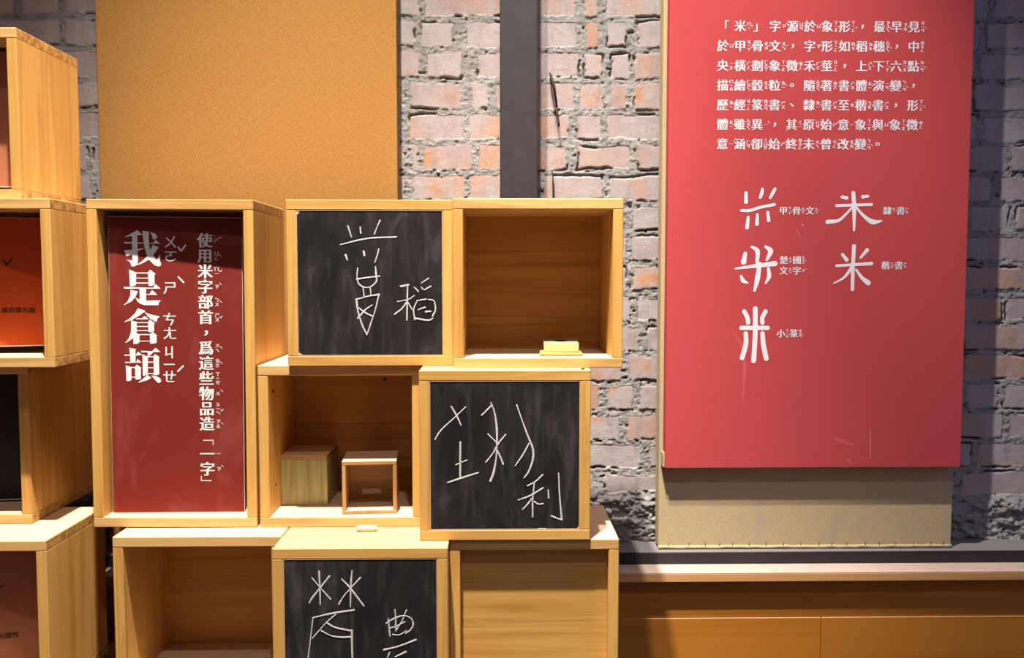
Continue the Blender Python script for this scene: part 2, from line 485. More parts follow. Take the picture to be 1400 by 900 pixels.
RICE_GLYPHS = [[[[168.7,600.7],[169.0,580.9]],[7.1,8.1]],[[[204.3,609.2],[203.0,600.7],[199.8,591.3]],[5.7,7.6,6.7]],[[[231.4,609.2],[226.8,600.7],[221.3,590.4]],[6.7,7.6,5.7]],[[[159.3,563.0],[177.4,563.0],[201.1,570.1],[230.6,575.8]],[5.7,6.7,6.2,6.7]],[[[174.3,548.9],[172.3,526.2]],[6.2,8.1]],[[[194.2,554.5],[193.6,533.8]],[5.7,8.1]],[[[216.6,559.3],[218.8,541.8]],[6.2,7.6]],[[[169.4,470.8],[165.8,451.9]],[7.6,11.9]],[[[182.5,485.1],[195.6,475.6],[195.0,450.5]],[4.8,10.5,6.7]],[[[213.1,485.1],[224.2,475.6],[216.5,456.6]],[5.7,11.9,5.7]],[[[148.4,437.6],[184.2,442.4],[234.3,448.6]],[3.8,7.6,11.4]],[[[200.8,448.6],[196.6,416.2],[190.8,390.1]],[8.6,11.4,5.7]],[[[160.6,421.9],[165.5,411.5],[175.2,406.7]],[4.8,9.5,3.8]],[[[220.1,437.6],[221.9,421.0],[214.5,405.8]],[6.7,9.5,3.8]],[[[192.9,350.9],[193.8,296.9],[191.4,236.9]],[10.5,10.5,10.5]],[[[163.3,308.9],[221.0,308.8]],[9.5,9.5]],[[[169.0,344.7],[176.4,330.4],[177.5,319.9]],[9.5,9.5,9.5]],[[[215.5,344.7],[208.6,330.4],[209.2,319.8]],[9.5,9.5,9.5]],[[[173.1,296.9],[173.5,272.9],[165.8,243.1]],[9.5,10.5,10.5]],[[[209.6,296.9],[212.0,272.9],[218.8,241.6]],[9.5,10.5,10.5]],[[[377.2,592.5],[387.8,590.2]],[6.2,7.6]],[[[422.6,592.6],[433.6,594.0]],[7.6,6.2]],[[[365.7,573.6],[442.1,576.1]],[6.2,6.2]],[[[401.8,601.0],[404.5,568.0],[405.2,520.7]],[8.6,9.5,4.8]],[[[401.6,571.8],[387.6,556.2],[371.2,542.0],[347.3,538.7]],[4.3,4.8,6.7,9.5]],[[[407.3,571.8],[426.0,551.5],[445.4,538.8],[464.6,540.7]],[4.3,6.7,11.4,3.8]],[[[381.0,468.6],[390.8,456.7]],[6.2,8.6]],[[[435.0,478.1],[421.0,461.4]],[8.6,4.8]],[[[368.6,443.8],[445.3,448.6]],[5.7,7.6]],[[[406.0,486.6],[404.7,440.0],[404.8,392.4]],[8.6,8.1,7.6]],[[[402.3,440.0],[385.9,418.6],[363.2,405.8]],[7.6,5.7,2.4]],[[[412.0,435.3],[424.4,418.6],[439.1,406.7]],[4.8,7.6,11.4]]]

# the four title characters as brush-cut outlines on a 900-unit square (x right, y down)
TITLE_WO = [[(75,212),(350,62),(450,158),(345,165),(240,180)],[(240,170),(345,160),(352,690),(335,760),(280,795),(222,795),(200,720),(165,690),(118,662),(240,675)],[(75,302),(655,318),(708,250),(795,330),(95,335)],[(78,468),(240,462),(462,420),(470,432),(345,485),(240,550),(125,590)],[(450,75),(575,90),(570,250),(580,400),(640,560),(720,660),(745,620),(795,540),(785,680),(810,730),(795,785),(740,790),(670,760),(580,670),(520,540),(480,380),(460,220)],[(600,100),(700,125),(740,185),(735,220),(690,248),(650,235),(640,170)],[(650,355),(765,405),(660,560),(560,660),(460,720),(345,768),(340,755),(450,670),(540,580),(600,470)]]
TITLE_SHI = [[(192,75),(330,130),(325,385),(270,415),(200,415)],[(560,130),(608,72),(718,158),(692,180),(692,380),(640,402),(575,405)],[(325,133),(570,130),(570,155),(325,155)],[(325,238),(570,238),(570,255),(325,255)],[(325,335),(570,335),(570,358),(325,358)],[(75,425),(660,438),(715,362),(812,458),(95,465)],[(215,485),(360,515),(310,630),(230,720),(80,800),(78,790),(150,720),(205,600)],[(390,462),(520,462),(522,720),(395,720)],[(515,570),(585,568),(640,485),(748,585),(515,587)],[(300,630),(345,660),(420,690),(520,700),(810,695),(770,745),(765,795),(480,795),(400,770),(345,720)]]
TITLE_CANG = [[(372,72),(525,128),(480,165),(380,235),(250,315),(100,360),(95,350),(200,285),(300,190)],[(495,145),(560,175),(680,215),(810,235),(760,280),(735,355),(620,290),(560,230)],[(440,280),(505,228),(580,290),(580,298),(332,303),(332,280)],[(232,320),(345,350),(340,560),(330,600),(270,680),(190,745),(115,785),(110,775),(180,690),(222,570),(232,450)],[(568,355),(605,300),(708,375),(688,395),(688,550),(640,555),(600,562),(572,550)],[(335,358),(570,355),(570,375),(335,378)],[(335,435),(570,435),(570,455),(335,455)],[(335,520),(570,520),(570,540),(335,540)],[(270,580),(332,580),(395,605),(392,775),(340,805),(270,805)],[(390,600),(610,600),(610,620),(390,622)],[(390,735),(610,735),(610,752),(390,752)],[(600,605),(655,555),(750,625),(735,640),(735,775),(690,795),(605,795)]]
TITLE_JIE = [[(208,95),(345,125),(328,150),(328,385),(225,395)],[(100,235),(335,240),(378,172),(465,245),(330,258),(115,262)],[(112,385),(335,390),(370,325),(452,400),(125,412)],[(130,455),(240,490),(240,755),(200,780),(138,778)],[(240,488),(315,488),(315,510),(240,512)],[(240,690),(315,690),(315,708),(240,708)],[(312,488),(352,438),(448,510),(430,525),(430,735),(370,752),(315,745)],[(435,155),(660,165),(730,92),(828,180),(450,192)],[(570,185),(690,185),(605,265),(570,262)],[(465,228),(560,268),(575,290),(568,640),(480,678),(468,660)],[(565,268),(690,270),(690,290),(565,290)],[(565,378),(690,378),(690,403),(565,403)],[(565,495),(690,495),(690,515),(565,515)],[(565,615),(690,615),(690,635),(565,635)],[(685,268),(715,222),(810,285),(795,305),(798,640),(740,660),(690,655)],[(560,650),(640,710),(560,760),(380,815),(375,805),(470,730)],[(640,665),(740,675),(815,720),(835,770),(820,805),(780,820),(740,790)]]

# ---------------------------------------------------------------- the setting
fl = obj('floor', bx(-2.6, 2.6, -1.6, 2.2, -0.05, 0.0), FLOOR)
tag(fl, kind='structure')

def vnoise(x, z, freq, seed):
    """Value noise on arrays, -1..1."""
    rs = np.random.RandomState(seed)
    tab = rs.rand(256, 256) * 2 - 1
    u, v = x * freq + 31.7, z * freq + 17.3
    i, j = np.floor(u).astype(int), np.floor(v).astype(int)
    a, b = u - i, v - j
    a, b = a * a * (3 - 2 * a), b * b * (3 - 2 * b)
    i, j, i1, j1 = i % 256, j % 256, (i + 1) % 256, (j + 1) % 256
    return (tab[i, j] * (1 - a) + tab[i1, j] * a) * (1 - b) + (tab[i, j1] * (1 - a) + tab[i1, j1] * a) * b

def fbm(x, z, freq, seed, oct=4, gain=0.5):
    s = 0; g = 1; t = 0
    for o in range(oct):
        s = s + g * vnoise(x, z, freq * 2 ** o, seed + o); t += g; g *= gain
    return s / t

WALL_Y = 2.0
def brick_wall():
    x0, x1, z0, z1, st = -1.45, 1.6, 0.80, 2.25, 0.0022
    nx, nz = int((x1 - x0) / st) + 1, int((z1 - z0) / st) + 1
    X, Z = np.meshgrid(np.linspace(x0, x1, nx), np.linspace(z0, z1, nz))
    wx = X + 0.0050 * fbm(X, Z, 22, 1, 4) + 0.0016 * vnoise(X, Z, 150, 9)
    wz = Z + 0.0045 * fbm(X, Z, 20, 5, 4) + 0.0014 * vnoise(X, Z, 140, 13)
    CH = 0.0683
    zr = (2.0255 - wz) / CH
    course = np.floor(zr).astype(int)                  # 0 = the course under the joint at z 2.0255
    dz = np.minimum(zr - course, 1 - (zr - course)) * CH
    # vertical joints seen in the photograph (metres along the wall), course -> (position, half width)
    seen = {-1: [(-.17, .006), (.185, .010), (.235, .009)], 0: [(-.178, .007), (-.085, .016), (.187, .010), (.236, .009), (.303, .014)],
            1: [(-.166, .007), (-.062, .017), (.190, .006), (.246, .010), (.303, .005)], 2: [(-.205, .010), (-.070, .012), (-.013, .006), (.178, .006), (.247, .008), (.302, .008)],
            3: [(-.209, .012), (-.071, .006), (.172, .008), (.241, .006)], 4: [(-.2, .01), (-.171, .005), (-.050, .006), (.168, .011), (.310, .009)],
            5: [(-.2, .01), (-.066, .005), (.10, .006), (.245, .008)], 6: [(-.06, .006), (.16, .006), (.297, .009)], 7: [(.21, .006), (.300, .006)],
            8: [(.13, .006), (.303, .006)], 9: [(.2, .006), (.312, .007)], 10: [(.25, .007), (.335, .009)], 11: [(.29, .008)], 12: [(.24, .007), (.318, .008)], 13: [(.288, .008)], 14: [(.34, .008)]}
    rs = random.Random(4)
    joints = {}
    for c in range(-6, 22):
        J = []
        x = -1.5 - rs.random() * 0.2
        k = rs.randint(0, 2)
        while x < 1.8:
            J.append((x, 0.0045 + 0.004 * rs.random()))
            x += (0.205 if (k + c) % 3 else 0.100) + rs.uniform(-0.012, 0.014)
            k += 1
        if c in seen:
            lo, hi = (-0.26 if c < 6 else 0.05), 0.37
            J = [j for j in J if j[0] < lo - 0.05 or j[0] > hi + 0.05] + seen[c]
        joints[c] = sorted(J)
    dx = np.full(X.shape, 9.0)
    bid = np.zeros(X.shape, int)
    for c in joints:
        m = course == c
        if not m.any():
            continue
        xs = wx[m]
        d = np.full(xs.shape, 9.0); b = np.zeros(xs.shape, int)
        for i, (xj, hw) in enumerate(joints[c]):
            d = np.minimum(d, np.abs(xs - xj) - hw + 0.005)
            b += (xs > xj)
        dx[m] = d; bid[m] = b + (c + 10) * 60
    edge = np.minimum(dz - 0.0058 - 0.002 * vnoise(X, Z, 9, 77), dx - 0.005)     # >0 on a brick face
    # broken corners and mortar smeared over the brick
    smear = fbm(X, Z, 9, 21, 3)
    edge = edge - 0.010 * np.clip(smear - 0.10, 0, 1)
    # the rough foot of the wall, all mortar lumps
    foot = np.clip((0.955 - Z + 0.03 * fbm(X, Z, 8, 41, 3)) / 0.03, 0, 1)
    edge = edge - 0.02 * foot
    brick = np.clip(edge / 0.0028, 0, 1)
    brick = brick * brick * (3 - 2 * brick)
    lump = fbm(X, Z, 120, 61, 3, 0.75)
    tool = fbm(X * 0.5, Z, 130, 65, 3, 0.7)
    rnd = np.random.RandomState(3)
    tilt = rnd.rand(4000) * 0.003
    h_b = 0.010 + tilt[bid] + 0.0010 * fbm(X, Z, 25, 81, 3, 0.5) + 0.0002 * vnoise(X, Z, 160, 90)
    h_m = 0.0100 + 0.0027 * lump + 0.0021 * tool
    h_m = h_m + foot * (0.012 + 0.013 * fbm(X, Z, 26, 47, 3) + 0.010 * fbm(X, Z * 1.6, 60, 49, 3, .7))
    h = h_b * brick + h_m * (1 - brick)
    # deep open cracks along some joints
    near = np.exp(-(edge / 0.0020) ** 2)
    crack = np.clip((fbm(X, Z * 1.4, 16, 33, 3) - 0.27) * 7, 0, 1) * near
    pit = np.clip((vnoise(X, Z, 110, 35) - 0.72) * 6, 0, 1) * (1 - brick)
    h = h - 0.010 * crack - 0.006 * pit
    # colour of clay and mortar
    def lay(a, b, t):
        return a * (1 - t[..., None]) + b * t[..., None]
    tone = rnd.rand(4000)
    warm = rnd.rand(4000)
    pale, pink, clay, gray = np.array((.385, .335, .335)), np.array((.35, .28, .28)), np.array((.42, .235, .14)), np.array((.36, .32, .31))
    col = lay(pale, pink, tone[bid])
    blush = np.clip(fbm(X, Z, 7, 101, 3) * 1.6 + (warm[bid] - 0.62) * 1.5, 0, 1)
    col = lay(col, clay, np.clip(blush * 0.75, 0, 0.8))
    for sx, sz, rx, rz, k in ((.34, 1.443, .034, .028, 1.0), (.26, 1.853, .05, .024, .55), (.33, 1.853, .03, .024, .7), (.165, 1.78, .022, .03, .8), (.20, 1.85, .05, .02, .5), (.32, 1.65, .022, .025, .45),
                              (.31, 1.72, .03, .02, .5), (.24, 1.20, .05, .03, .75), (.33, 1.245, .03, .02, .75), (.21, 1.14, .05, .03, .7), (-.10, 1.855, .05, .02, .5), (-.15, 1.715, .05, .02, .75), (-.13, 1.65, .03, .03, .7), (-.08, 1.58, .03, .03, .8), (-.05, 1.58, .02, .03, .7)):
        g = np.exp(-(((X - sx) / rx) ** 2 + ((Z - sz) / rz) ** 2) ** 2)
        col = lay(col, np.array((.46, .205, .07)), g * k * np.clip(.75 + fbm(X, Z, 60, 111, 3), 0, 1))
    film = np.clip(fbm(X * 1.5, Z * 0.6, 30, 121, 4) * 1.5 + 0.15, 0, 0.75)
    col = lay(col, np.array((.37, .335, .34)), film * 0.8)
    dirt = np.clip(fbm(X * 2.2, Z * 0.5, 34, 151, 4, .6) * 2.0 - 0.1, 0, 1)
    col = lay(col, np.array((.27, .235, .235)), dirt * 0.5)
    mort = lay(np.array((.40, .385, .37)), np.array((.29, .28, .275)), np.clip(fbm(X, Z, 45, 131, 3) + .5, 0, 1))
    col = lay(mort, col, brick)
    hole = np.clip(crack * 0.8 + pit * 0.6, 0, 1)
    col = lay(col, np.array((.17, .155, .145)), hole)
    me = bpy.data.meshes.new('wall_back')
    n = nx * nz
    co = np.empty((n, 3), np.float32)
    co[:, 0] = X.ravel(); co[:, 1] = WALL_Y + 0.012 - h.ravel(); co[:, 2] = Z.ravel()
    me.vertices.add(n)
    me.vertices.foreach_set('co', co.ravel())
    idx = np.arange(n).reshape(nz, nx)
    q = np.stack([idx[:-1, :-1], idx[:-1, 1:], idx[1:, 1:], idx[1:, :-1]], -1).reshape(-1, 4)
    nf = len(q)
    me.loops.add(nf * 4)
    me.loops.foreach_set('vertex_index', q.ravel().astype(np.int32))
    me.polygons.add(nf)
    me.polygons.foreach_set('loop_start', np.arange(0, nf * 4, 4, dtype=np.int32))
    me.polygons.foreach_set('loop_total', np.full(nf, 4, np.int32))
    me.update(calc_edges=True)
    me.polygons.foreach_set('use_smooth', np.ones(nf, bool))
    at = me.color_attributes.new('clay', 'FLOAT_COLOR', 'POINT')
    rgba = np.ones((n, 4), np.float32); rgba[:, :3] = col.reshape(-1, 3); rgba[:, 3] = brick.ravel()
    at.data.foreach_set('color', rgba.ravel())
    w = N('old_brick_and_mortar')
    ca = w.n('Attribute', attribute_name='clay')
    v = w.coords((1, 1, 1), jitter=False)
    g = w.noise(v, 420.0, 4.0, 0.7)
    k = w.ramp(g, [(0.3, (.72, .72, .72)), (0.7, (1.22, 1.22, 1.22))])
    c = w.mix(1.0, ca.outputs['Color'], k, 'MULTIPLY')
    rg_ = w.n('MapRange', i_1=0.0, i_2=1.0, i_3=1.0, i_4=0.07)
    w.l(ca.outputs['Alpha'], rg_.inputs[0])
    g2 = w.noise(v, 230.0, 5.0, 0.75)
    hm = w.n('Math', operation='MULTIPLY'); w.l(g2, hm.inputs[0]); w.l(rg_.outputs[0], hm.inputs[1])
    w.bump(hm.outputs[0], 1.0, 0.005)
    me.materials.append(w.done(c, 0.9, 0.12))
    o = bpy.data.objects.new('wall_back', me)
    link(o)
    tag(o, kind='structure')
    return o
brick_wall()
# solid masonry behind and around the modelled face
bm = bmesh.new()
add_box(bm, -2.6, 2.6, 2.03, 2.2, 0.0, 3.3)
tag(obj('wall_back_core', bm, plain('plain_masonry', (.34, .29, .27), .9, .1, var=.2, scale=12)), kind='structure')

# steel frame: upright post and bottom rail in front of the brick
RAIL_Z0, RAIL_Z1, RAIL_Y = 0.8116, 0.839, 1.907
bm = bmesh.new()
add_box(bm, 0.0060, 0.0865, 1.907, 1.998, RAIL_Z1, 2.60, 0.0015)
t = obj('steel_post', bm, STEEL)
tag(t, 'tall dark painted steel post standing against the brick wall', 'post')
bm = bmesh.new()
add_box(bm, -1.7, 1.8, RAIL_Y, 2.03, RAIL_Z0, RAIL_Z1, 0.0015)
t = obj('steel_rail', bm, STEEL)
tag(t, 'long dark steel rail along the foot of the brick wall', 'rail')

# wooden counter below the rail
t = thing('wall_counter', 'low orange wood counter running along the wall under the dark rail', 'counter', (0, 1.85, 0))
def part(name, bm, mat, parent, **k):
    return obj(name, bm, mat, parent, **k)
part('counter_lip', bx(-1.7, 1.8, 0.0, 0.18, 0.7918, 0.8090, 0.0008), LIPWOOD, t)
part('lip_laminate', bx(-1.7, 1.8, 0.0003, 0.18, 0.8091, 0.8116, 0.0005), LAMINATE, t)
part('upper_panel', bx(-1.7, 1.8, 0.024, 0.17, 0.7040, 0.7916, 0.0008), COUNTER, t)
part('lower_panel', bx(-1.7, 0.7095, 0.022, 0.17, 0.0, 0.7030, 0.0010), COUNTER, t)
part('lower_panel', bx(0.7105, 1.8, 0.022, 0.17, 0.0, 0.7030, 0.0010), COUNTER, t)

# loose wire ends sticking out of a joint beside the post
t = thing('hanging_wire', 'thin dark wire end hanging from the bricks beside the steel post', 'wire', (0.118, 1.985, 1.79))
bm = bmesh.new()
add_tube(bm, [(0.0, 0.012, .115), (.002, -.004, .105), (.008, -.010, .080), (.0150, -.010, .035)], [.0016, .0030, .0034, .0022], 8)
part('wire', bm, WIRE, t, smooth=True)
bm = bmesh.new()
add_tube(bm, [(.0150, -.010, .037), (.0170, -.008, .018), (.0195, -.006, .006), (.0200, -.005, -.006)], [.0012, .0016, .0014, .0024], 8)
part('thread', bm, THREAD, t, smooth=True)
bm = bmesh.new()
add_tube(bm, [(.1235, 2.0, 1.688), (.1245, 1.984, 1.68), (.1255, 1.983, 1.655), (.1262, 1.983, 1.625), (.1262, 1.986, 1.60)], [.0012, .0016, .0022, .0022, .0016], 8)
t = obj('wire_stub', bm, WIRE, smooth=True)
tag(t, 'short dark wire stub on the bricks just above the empty top box', 'wire')

# golden canvas panel behind the left boxes
t = thing('canvas_panel', 'wide golden canvas covered panel behind the tall box with maroon card', 'panel', (-0.54, 1.935, RAIL_Z1))
part('canvas', bx(-.3225, .3225, 0.0, 0.034, 0.0, 1.62, 0.002, seg=2), GOLD, t)

# red banner mounted on a linen covered board
t = thing('linen_board', 'pale linen covered board standing on the rail behind the red banner', 'panel', (0.691, 1.93, RAIL_Z1 + .0005))
part('linen', bx(-.331, .331, 0.0, 0.040, 0.006, 1.62, 0.0015, seg=2), LINEN, t)
bm = bmesh.new()
rng = random.Random(9)
xs = np.linspace(-.331, .331, 40)
add_tube(bm, [(x, -.0005 + rng.uniform(-.0006, .0006), .0042 + rng.uniform(-.0008, .0008)) for x in xs], [.0040 + rng.uniform(-.0006, .0008) for _ in xs], 8)
part('rolled_hem', bm, LINEN, t, smooth=True)
for x in np.linspace(-.305, .318, 18):
    bm = bmesh.new()
    x = x + rng.uniform(-.006, .006)
    add_tube(bm, [(x, -.0035, .007), (x + .0008, -.0012, .0105), (x + .0012, -.0008, .0145)], [.0009, .0008, .0006], 6)
    part('stitch', bm, THREAD, t)

BW = 0.654
t = thing('banner', 'tall red cloth banner with white writing about the rice character', 'banner', (0.368, 1.90, 1.029))
bm = bmesh.new()
add_box(bm, 0, BW, 0.0, 0.029, 0, 1.42, 0.0012, seg=2)
part('banner_cloth', bm, RED, t)
bm = bmesh.new()
add_box(bm, -.0045, -.0002, 0.004, 0.0285, 0.002, 0.034, 0.0006)
part('folded_tab', bm, LINEN, t)
LINES = ["「 |米ㄇㄧˇ|」 |字ㄗˋ|源ㄩㄢˊ|於ㄩˊ|象ㄒㄧㄤˋ|形ㄒㄧㄥˊ|， |最ㄗㄨㄟˋ|早ㄗㄠˇ|見ㄐㄧㄢˋ",
         "於ㄩˊ|甲ㄐㄧㄚˇ|骨ㄍㄨˇ|文ㄨㄣˊ|， |字ㄗˋ|形ㄒㄧㄥˊ|如ㄖㄨˊ|稻ㄉㄠˋ|穗ㄙㄨㄟˋ|， |中ㄓㄨㄥ",
         "央ㄧㄤ|橫ㄏㄥˊ|劃ㄏㄨㄚˋ|象ㄒㄧㄤˋ|徵ㄓㄥ|禾ㄏㄜˊ|莖ㄐㄧㄥ|， |上ㄕㄤˋ|下ㄒㄧㄚˋ|六ㄌㄧㄡˋ|點ㄉㄧㄢˇ",
         "描ㄇㄧㄠˊ|繪ㄏㄨㄟˋ|穀ㄍㄨˇ|粒ㄌㄧˋ|。 |隨ㄙㄨㄟˊ|著ㄓㄜ˙|書ㄕㄨ|體ㄊㄧˇ|演ㄧㄢˇ|變ㄅㄧㄢˋ|， ",
         "歷ㄌㄧˋ|經ㄐㄧㄥ|篆ㄓㄨㄢˋ|書ㄕㄨ|、 |隸ㄌㄧˋ|書ㄕㄨ|至ㄓˋ|楷ㄎㄞˇ|書ㄕㄨ|， |形ㄒㄧㄥˊ",
         "體ㄊㄧˇ|雖ㄙㄨㄟ|異ㄧˋ|， |其ㄑㄧˊ|原ㄩㄢˊ|始ㄕˇ|意ㄧˋ|象ㄒㄧㄤˋ|與ㄩˇ|象ㄒㄧㄤˋ|徵ㄓㄥ",
         "意ㄧˋ|涵ㄏㄢˊ|卻ㄑㄩㄝˋ|始ㄕˇ|終ㄓㄨㄥ|未ㄨㄟˋ|曾ㄘㄥˊ|改ㄍㄞˇ|變ㄅㄧㄢˋ|。 "]
def cell(pr, s, cx, cz, em, y, bold, zh):
    ch, syl = s[0], s[1:].strip()
    if ch in '，。、':
        pr.put(ch, cx + em * .33, cz + em * .30, em, y, 0.02, sx=1.1)
    elif ch in '「」':
        pr.put(ch, cx + (em * .12 if ch == '」' else em * .05), cz, em, y, 0.012)
    else:
        pr.put(ch, cx, cz, em, y, bold, vbold=0.0)
    if syl:
        pr.zhuyin(syl, cx + em * .73, cz, zh, y, 0.045)
for r, ln in enumerate(LINES):
    pr = Print()
    cells = ln.split('|')
    for k, s in enumerate(cells):
        cell(pr, s, .1135 + .03735 * k + .0004 * r, .9545 - .0415 * r, .0255, -.0004, .025, .0088)
        if s[0] in '，。、' or k == len(cells) - 1:
            if pr.v:
                pr.build('text_phrase', INK_BANNER, t)
            pr = Print()
for n, (i, j) in {'oracle_bone_rice_character': (0, 7), 'chu_rice_character': (7, 14), 'seal_rice_character': (14, 20), 'clerical_rice_character': (20, 26), 'regular_rice_character': (26, 32)}.items():
    bm = bmesh.new()
    for q, (pts, ws) in enumerate(RICE_GLYPHS[i:j]):
        add_stroke(bm, [(a / 1000, b / 1000) for a, b in pts], [w / 1000 for w in ws], -.0003 - .00003 * q, .00008)
    part(n, bm, INK_BANNER, t)
for txt, x, z in (("甲ㄐㄧㄚˇ|骨ㄍㄨˇ|文ㄨㄣˊ", .2505, .5631), ("楚ㄔㄨˇ|國ㄍㄨㄛˊ", .2535, .4565), ("文ㄨㄣˊ|字ㄗˋ", .2535, .4335), ("小ㄒㄧㄠˇ|篆ㄓㄨㄢˋ", .2500, .2968), ("隸ㄌㄧˋ|書ㄕㄨ", .4770, .5631), ("楷ㄎㄞˇ|書ㄕㄨ", .4760, .4448)):
    pr = Print()
    for k, s in enumerate(txt.split('|')):
        cell(pr, s, x + .0288 * k, z, .0188, -.0004, .03, .0066)
    pr.build('caption', INK_BANNER, t)
bm = bmesh.new()
add_stroke(bm, [(.4517, .0887), (.4525, .055), (.4534, .0204)], [.0010, .0016, .0010], -.0002, .0001)
part('scratch', bm, SCRAPE, t)
bm = bmesh.new()
add_stroke(bm, [(.2790, .5206), (.2850, .5140), (.2885, .5040)], [.0007, .0010, .0006], -.0002, .0001)
add_stroke(bm, [(.2925, .5325), (.2945, .5305)], [.0035, .0025], -.0002, .0001)
part('scuff', bm, SCRAPE, t)
for pts, ws in (([(.368, .0665), (.388, .060), (.412, .0500)], [.003, .010, .005]), ([(.395, .020), (.405, .016), (.412, .008)], [.002, .006, .003]), ([(.145, .300), (.165, .268), (.172, .215), (.168, .150)], [.003, .006, .007, .003])):
    bm = bmesh.new()
    add_stroke(bm, pts, ws, -.0001, .00005)
    part('rubbed_mark', bm, SMEAR, t)

# ---------------------------------------------------------------- the wooden boxes
TH = 0.018
GAP = 0.0004
def display_box(name, label, loc, w=0.296, h=0.2958, d=0.226, rz=0.0, ry=0.0, group=None, inset=None, W=None):
    """Open-fronted box: full-width top and bottom boards, sides between them, a back board. Base point: middle of the lower front edge.
    inset: depth of a closing panel behind the front edge (boxes turned with a board to the front)."""
    W = W or WOOD
    t = thing(name, label, 'box', loc, (0, ry, rz), group)
    a, bv = w / 2 - GAP, 0.0011
    part('bottom_board', bx(-a, a, 0, d, 0, TH, bv), W[0], t)
    part('top_board', bx(-a, a, 0, d, h - TH - GAP, h - GAP, bv), W[0], t)
    part('side_board', bx(-a, -a + TH, 0.0002, d, TH, h - TH - GAP, bv), W[2], t)
    part('side_board', bx(a - TH, a, 0.0002, d, TH, h - TH - GAP, bv), W[2], t)
    part('back_board', bx(-a + TH, a - TH, d - 0.026, d - 0.014, TH, h - TH - GAP, 0.0006), BACKWOOD, t)
    return t

OPEN = 'open wooden display boxes'
# left stack, bottom to top (only its right ends are inside the picture)
bD = display_box('display_box', 'wooden box at the left picture edge, lowest of its stack, holding a brown card', (-.9285, 1.505, .698))
bC = display_box('display_box', 'dark wooden box at the left picture edge, set back under the orange card box', (-1.0067, 1.610, .994), d=.272)
bB = display_box('display_box', 'wooden box at the left picture edge holding an orange card', (-.9260, 1.550, 1.290))
bA = display_box('display_box', 'wooden box at the left picture edge, topmost of its stack, above the orange card box', (-.9905, 1.580, 1.586), h=.300)
# middle group
b3a = display_box('display_box', 'empty open wooden box in the lowest row, left of the lowest chalkboard', (-.5280, 1.525, .698))
b3c = display_box('display_box', 'wooden box in the lowest row closed in front by a recessed wooden panel', (.0640, 1.499, .698), w=.2955)
bE = display_box('display_box', 'tall wooden box, twice as high as the others, holding a maroon card', (-.5850, 1.580, .9947), h=.5925, ry=R(.25))
b2a = display_box('display_box', 'open wooden box holding two small wooden cubes', (-.2845, 1.580, .994))
bEm = display_box('display_box', 'open wooden box in the top row holding a yellow chalk eraser', (.0710, 1.530, 1.2895), w=.2975)

part('front_panel', bx(-.1297, .1297, .0200, .0280, TH, .2774, .0006), PANELWOOD, b3c)
# screw holes inside the box with the cubes
def hole(parent, name, c, r, axis):
    bm = bmesh.new()
    p = Vector(c); q = Vector(c); q[axis] += 0.0016
    p[axis] -= 0.0016
    add_tube(bm, [p, q], r, 12)
    part(name, bm, DARKHOLE, parent)
hole(b2a, 'knot_hole', (.0555, .1998, .2470), .0034, 1)
hole(b2a, 'screw_hole', (-.1298, .035, .2445), .0030, 0)
hole(b2a, 'screw_hole', (-.1298, .045, .0680), .0018, 0)

def chalkboard_box(label, loc, rz, strokes, w=0.2955):
    t = display_box('chalkboard_box', label, loc, w=w, rz=rz, W=YWOOD)
    h = .2958
    bm = bx(-w / 2 + .0195, w / 2 - .0195, .0012, .0075, TH + .0012, h - TH - .0015, .0006)
    cb = part('chalkboard', bm, SLATE, t)
    bm = bmesh.new()                                    # pale scuffed rim of the board
    a, z0, z1 = w / 2 - .0187, TH + .0004, h - TH - .0008
    for q in ((-a, a, z0, z0 + .0010), (-a, a, z1 - .0010, z1), (-a, -a + .0010, z0, z1), (a - .0010, a, z0, z1)):
        add_box(bm, q[0], q[1], .0004, .006, q[2], q[3])
    part('board_rim', bm, CHIPWOOD, t)
    rg = random.Random(len(strokes[0][1]))
    for name, st in strokes:
        bm = bmesh.new()
        for q, s in enumerate(st):
            pts = [(a_ / 1000, b_ / 1000) for a_, b_ in s]
            k = .0033 * rg.uniform(.8, 1.2)
            add_stroke(bm, pts, [k * rg.uniform(.6, 1.1) for _ in range(max(2, len(pts)))], .0011 - .00003 * q, .0004, n=7)
        part(name, bm, CHALK, t)
    return t, cb

b1, cb1 = chalkboard_box('chalkboard box in the top row with a chalk drawing of a grain plant', (-.2265, 1.568, 1.2902), R(.7),
                         [('chalk_drawing', STROKES_RICE_PLANT), ('chalk_character', STROKES_DAO)])
b2, cb2 = chalkboard_box('chalkboard box in the middle row with three leaning chalk signs', (.0128, 1.494, .9941), 0.0,
                         [('chalk_drawing', STROKES_SOWING), ('chalk_character', STROKES_LI)])
b3, cb3 = chalkboard_box('chalkboard box in the lowest row with two chalk stars over a house shape', (-.2315, 1.455, .698), 0.0,
                         [('chalk_drawing', STROKES_FIELD), ('chalk_character', STROKES_NONG)])
# torn corners of the slate sheets
def chip(parent, pts, y=.0010):
    bm = bmesh.new()
    f0 = [bm.verts.new((x, y, z)) for x, z in pts]
    f1 = [bm.verts.new((x, y + .003, z)) for x, z in pts]
    bm.faces.new(f0)
    n = len(pts)
    for i in range(n):
        bm.faces.new((f0[i], f1[i], f1[(i + 1) % n], f0[(i + 1) % n]))
    part('torn_corner', bm, CHIPWOOD, parent)
h = .2958
chip(b1, [(-.1290, h - .0190), (-.1200, h - .0190), (-.1235, h - .0215), (-.1262, h - .0270), (-.1290, h - .0260)])
chip(b1, [(-.1290, .0190), (-.1285, .0245), (-.1235, .0215), (-.1195, .0192)])
chip(b2, [(.1285, .0190), (.1285, .0240), (.1265, .0225), (.1245, .0190)])
chip(b2, [(.0560, .0190), (.0580, .0212), (.0650, .0206), (.0715, .0208), (.0730, .0190)])

